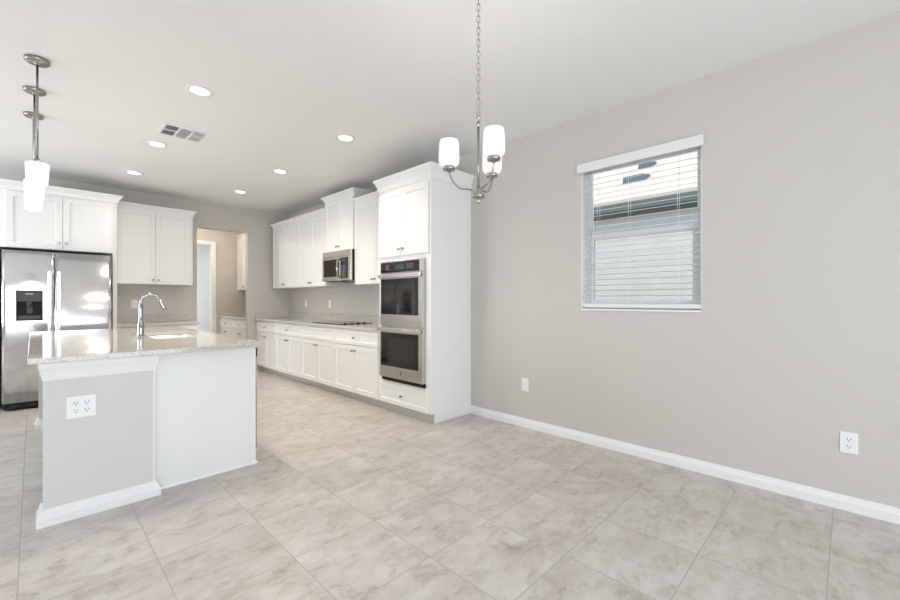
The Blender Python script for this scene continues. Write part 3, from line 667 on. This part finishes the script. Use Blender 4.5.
# ------------------------------------------------------------------ ceiling fittings
def can(x, y, label):
    t = thing('recessed_light', label, 'ceiling light', (x, y, ZC), 0, 'recessed ceiling lights')
    b = MB(); b.lathe([(0.064, -0.003), (0.064, -0.0075), (0.076, -0.010), (0.092, -0.006), (0.092, -0.0005), (0.064, -0.0005)], n=36, closed_prof=True); b.build('trim_ring', 'trim', t)
    b = MB(); b.lathe([(0.0635, -0.0008), (0.0635, -0.005)], n=36); b.build('lens', 'lens', t)
    return t
c0 = can(0.890, 3.545, 'lit recessed light on the ceiling nearest the camera, in the row over the island')
spots = [(0.890, 5.070, 'lit recessed light just beyond the ceiling air vent'), (0.890, 6.415, 'lit recessed light in front of the refrigerator, left of the other ceiling lights'),
         (2.155, 3.550, 'lit recessed light on the ceiling in front of the oven tower'), (2.148, 5.050, 'lit recessed light on the ceiling in front of the microwave'), (2.140, 6.420, 'lit recessed light on the ceiling nearest the passage opening')]
for x, y, lab in spots: dup(c0, (x, y, ZC), None, lab)
for x, y in [(0.890, 3.545)] + [(s_[0], s_[1]) for s_ in spots]:
    light('downlight_lamp', 'SPOT', (x, y, ZC-0.11), ((50 if x < 1.5 else (32 if y < 4 else 44)) if y < 6 else 10), (1.0, 0.88, 0.73), (0, 0, -1), spot_size=math.radians(152), spot_blend=1.0, shadow_soft_size=0.10)

vt = thing('ceiling_vent', 'white three-section air vent on the ceiling above the island', 'vent', (1.010, 4.560, ZC))
b = MB(); b.box(-0.185, 0.185, -0.165, -0.140, -0.010, -0.0005).box(-0.185, 0.185, 0.140, 0.165, -0.010, -0.0005)
for x0, x1 in ((-0.185, -0.160), (-0.060, -0.045), (0.045, 0.060), (0.160, 0.185)): b.box(x0, x1, -0.140, 0.140, -0.010, -0.0005)
b.build('frame', 'trim', vt, 0.002)
MB().box(-0.160, 0.160, -0.140, 0.140, -0.0025, -0.0006).build('duct_backing', 'slot', vt)
def slat_mb(x0, x1, y0, y1, along, n, tilt):
    m_ = MB()
    for i in range(n):
        if along == 'y':
            c_ = x0+(i+0.5)*(x1-x0)/n; k_ = tilt; m_.rings([[(c_-0.004-k_, y, -0.003), (c_-0.001-k_, y, -0.003), (c_+0.004+k_, y, -0.011), (c_+0.001+k_, y, -0.011)] for y in (y0, y1)])
        else:
            c_ = y0+(i+0.5)*(y1-y0)/n; k_ = tilt; m_.rings([[(x, c_-0.004-k_, -0.003), (x, c_-0.001-k_, -0.003), (x, c_+0.004+k_, -0.011), (x, c_+0.001+k_, -0.011)] for x in (x0, x1)])
    return m_
l_ = slat_mb(-0.160, -0.060, -0.140, 0.140, 'y', 5, -0.0045); l_.box(-0.16, -0.06, -0.006, 0.006, -0.009, -0.003); l_.build('louvers', 'trim', vt)
slat_mb(-0.045, 0.045, -0.140, 0.140, 'x', 9, -0.0035).build('louvers', 'trim', vt)
l_ = slat_mb(0.060, 0.160, -0.140, 0.140, 'y', 6, -0.0015); l_.box(0.06, 0.16, -0.006, 0.006, -0.009, -0.003); l_.build('louvers', 'trim', vt)

def pendant(x, y, label):
    t = thing('pendant_light', label, 'pendant light', (x, y, ZC), 0, 'pendant lights over the island')
    b = MB(); b.lathe([(0.064, -0.0005), (0.064, -0.018), (0.058, -0.024), (0.012, -0.026), (0.012, -0.034), (0.008, -0.038)], n=32); b.build('canopy', 'nickel', t)
    b = MB(); b.lathe([(0.0065, -0.0385), (0.0065, -0.659)], n=12); b.build('rod', 'nickel', t)
    b = MB(); b.lathe([(0.010, -0.6595), (0.022, -0.669), (0.024, -0.6875)], n=20); b.build('cap', 'nickel', t)
    b = MB(); z1, z0 = -0.688, -0.826
    b.lathe([(0.020, z1), (0.054, z1-0.002), (0.0595, z1-0.008), (0.0525, z0+0.006), (0.0505, z0), (0.047, z0), (0.0485, z0+0.006), (0.055, z1-0.012), (0.048, z1-0.007), (0.020, z1-0.005)], n=32, closed_prof=True); b.build('glass_shade', 'shade', t)
    return t
p0 = pendant(0.020, 3.860, 'rod pendant with white glass shade nearest the camera over the island')
dup(p0, (0.008, 4.430, ZC), None, 'middle rod pendant of the three over the island')
dup(p0, (0.004, 5.030, ZC), None, 'rod pendant with white glass shade over the island end nearest the refrigerator')
for y in (3.86, 4.43, 5.03): light('pendant_lamp', 'POINT', (0.01, y, 1.93), 2.5, (1.0, 0.92, 0.8), shadow_soft_size=0.04)

# chandelier
CHX, CHY = None, None
Fv = Vector((math.sin(YAW), math.cos(YAW), 0)); Rv = Vector((math.cos(YAW), -math.sin(YAW), 0))
cpos = Vector((1.588, 1.351, 0))
ch = thing('chandelier', 'three-arm brushed nickel chandelier hanging on a chain with lit white glass shades', 'chandelier', (cpos.x, cpos.y, 0))
b = MB(); b.lathe([(0.062, ZC-0.0005), (0.062, ZC-0.016), (0.050, ZC-0.024), (0.010, ZC-0.028), (0.008, ZC-0.036)], n=32); b.build('canopy', 'nickel', ch)
b = MB(); zt, zb = ZC-0.034, 2.175; nl = 21; pit = (zt-zb)/nl
for i in range(nl):
    zc = zt-(i+0.5)*pit; a_ = 0.6 if i % 2 else 0.6+PI/2; hl = pit/2+0.0035; hw = 0.0075
    pts = []
    for k in range(16):
        t = 2*PI*k/16; u = hw*math.cos(t); vv = (hl-hw)*(1 if math.sin(t) >= 0 else -1)*(0.0 if abs(math.sin(t)) < 1e-6 else 1)+hw*math.sin(t)
        pts.append((u*math.cos(a_), u*math.sin(a_), zc+vv))
    b.tube(pts, 0.0016, 6, True)
b.build('chain', 'nickel', ch)
b = MB(); b.tube([(0.012*math.cos(2*PI*k/16), 0, 2.163+0.014*math.sin(2*PI*k/16)) for k in range(16)], 0.0022, 6, True); b.lathe([(0.008, 2.150), (0.0095, 2.140), (0.0095, 2.128), (0.0062, 2.120)], n=16); b.lathe([(0.0058, 2.119), (0.0058, 1.80)], n=14); b.build('stem', 'nickel', ch)
b = MB(); b.lathe([(0.011, 1.812), (0.013, 1.800), (0.014, 1.784), (0.030, 1.778), (0.033, 1.768), (0.030, 1.760), (0.012, 1.756), (0.009, 1.745), (0.0105, 1.738), (0.006, 1.731)], n=28); b.build('hub', 'nickel', ch)
RA = 0.150
for (lat, dep) in ((-0.146, 0.010), (0.064, -0.135), (0.082, 0.125)):
    dv = (Rv*lat+Fv*dep); dv = dv.normalized()
    A = lambda r, z: (dv.x*r, dv.y*r, z)
    b = MB()
    ctrl = [(0.012, 1.776), (0.030, 1.800), (0.060, 1.806), (0.095, 1.812), (0.125, 1.840), (0.143, 1.872), (0.150, 1.897)]
    P = [Vector(A(*q)) for q in ctrl]; pts = []
    for i in range(len(P)-1):
        q0, q1, q2, q3 = P[max(i-1, 0)], P[i], P[i+1], P[min(i+2, len(P)-1)]
        for k in range(5):
            t = k/5; pts.append(0.5*((2*q1)+(q2-q0)*t+(2*q0-5*q1+4*q2-q3)*t*t+(3*q1-q0-3*q2+q3)*t**3))
    pts.append(P[-1])
    b.tube(pts, 0.0046, 10); ar = b.build('arm', 'nickel', ch)
    b = MB(); cc = A(RA, 0); b.lathe([(0.010, 1.8955), (0.014, 1.900), (0.031, 1.905), (0.033, 1.914), (0.029, 1.922), (0.020, 1.9225)], c=cc, n=24); b.build('cup', 'nickel', ar)
    b = MB(); z0, z1 = 1.923, 2.055
    b.lathe([(0.018, z0), (0.040, z0+0.003), (0.050, z0+0.014), (0.0535, z0+0.035), (0.0505, z1-0.020), (0.0475, z1), (0.0445, z1), (0.0475, z1-0.020), (0.0500, z0+0.036), (0.046, z0+0.018), (0.036, z0+0.008), (0.018, z0+0.006)], c=cc, n=36, closed_prof=True)
    b.build('glass_shade', 'shade', ar)
    light('chandelier_lamp', 'POINT', (cpos.x+cc[0], cpos.y+cc[1], 2.03), 1.2, (1.0, 0.93, 0.82), shadow_soft_size=0.03)
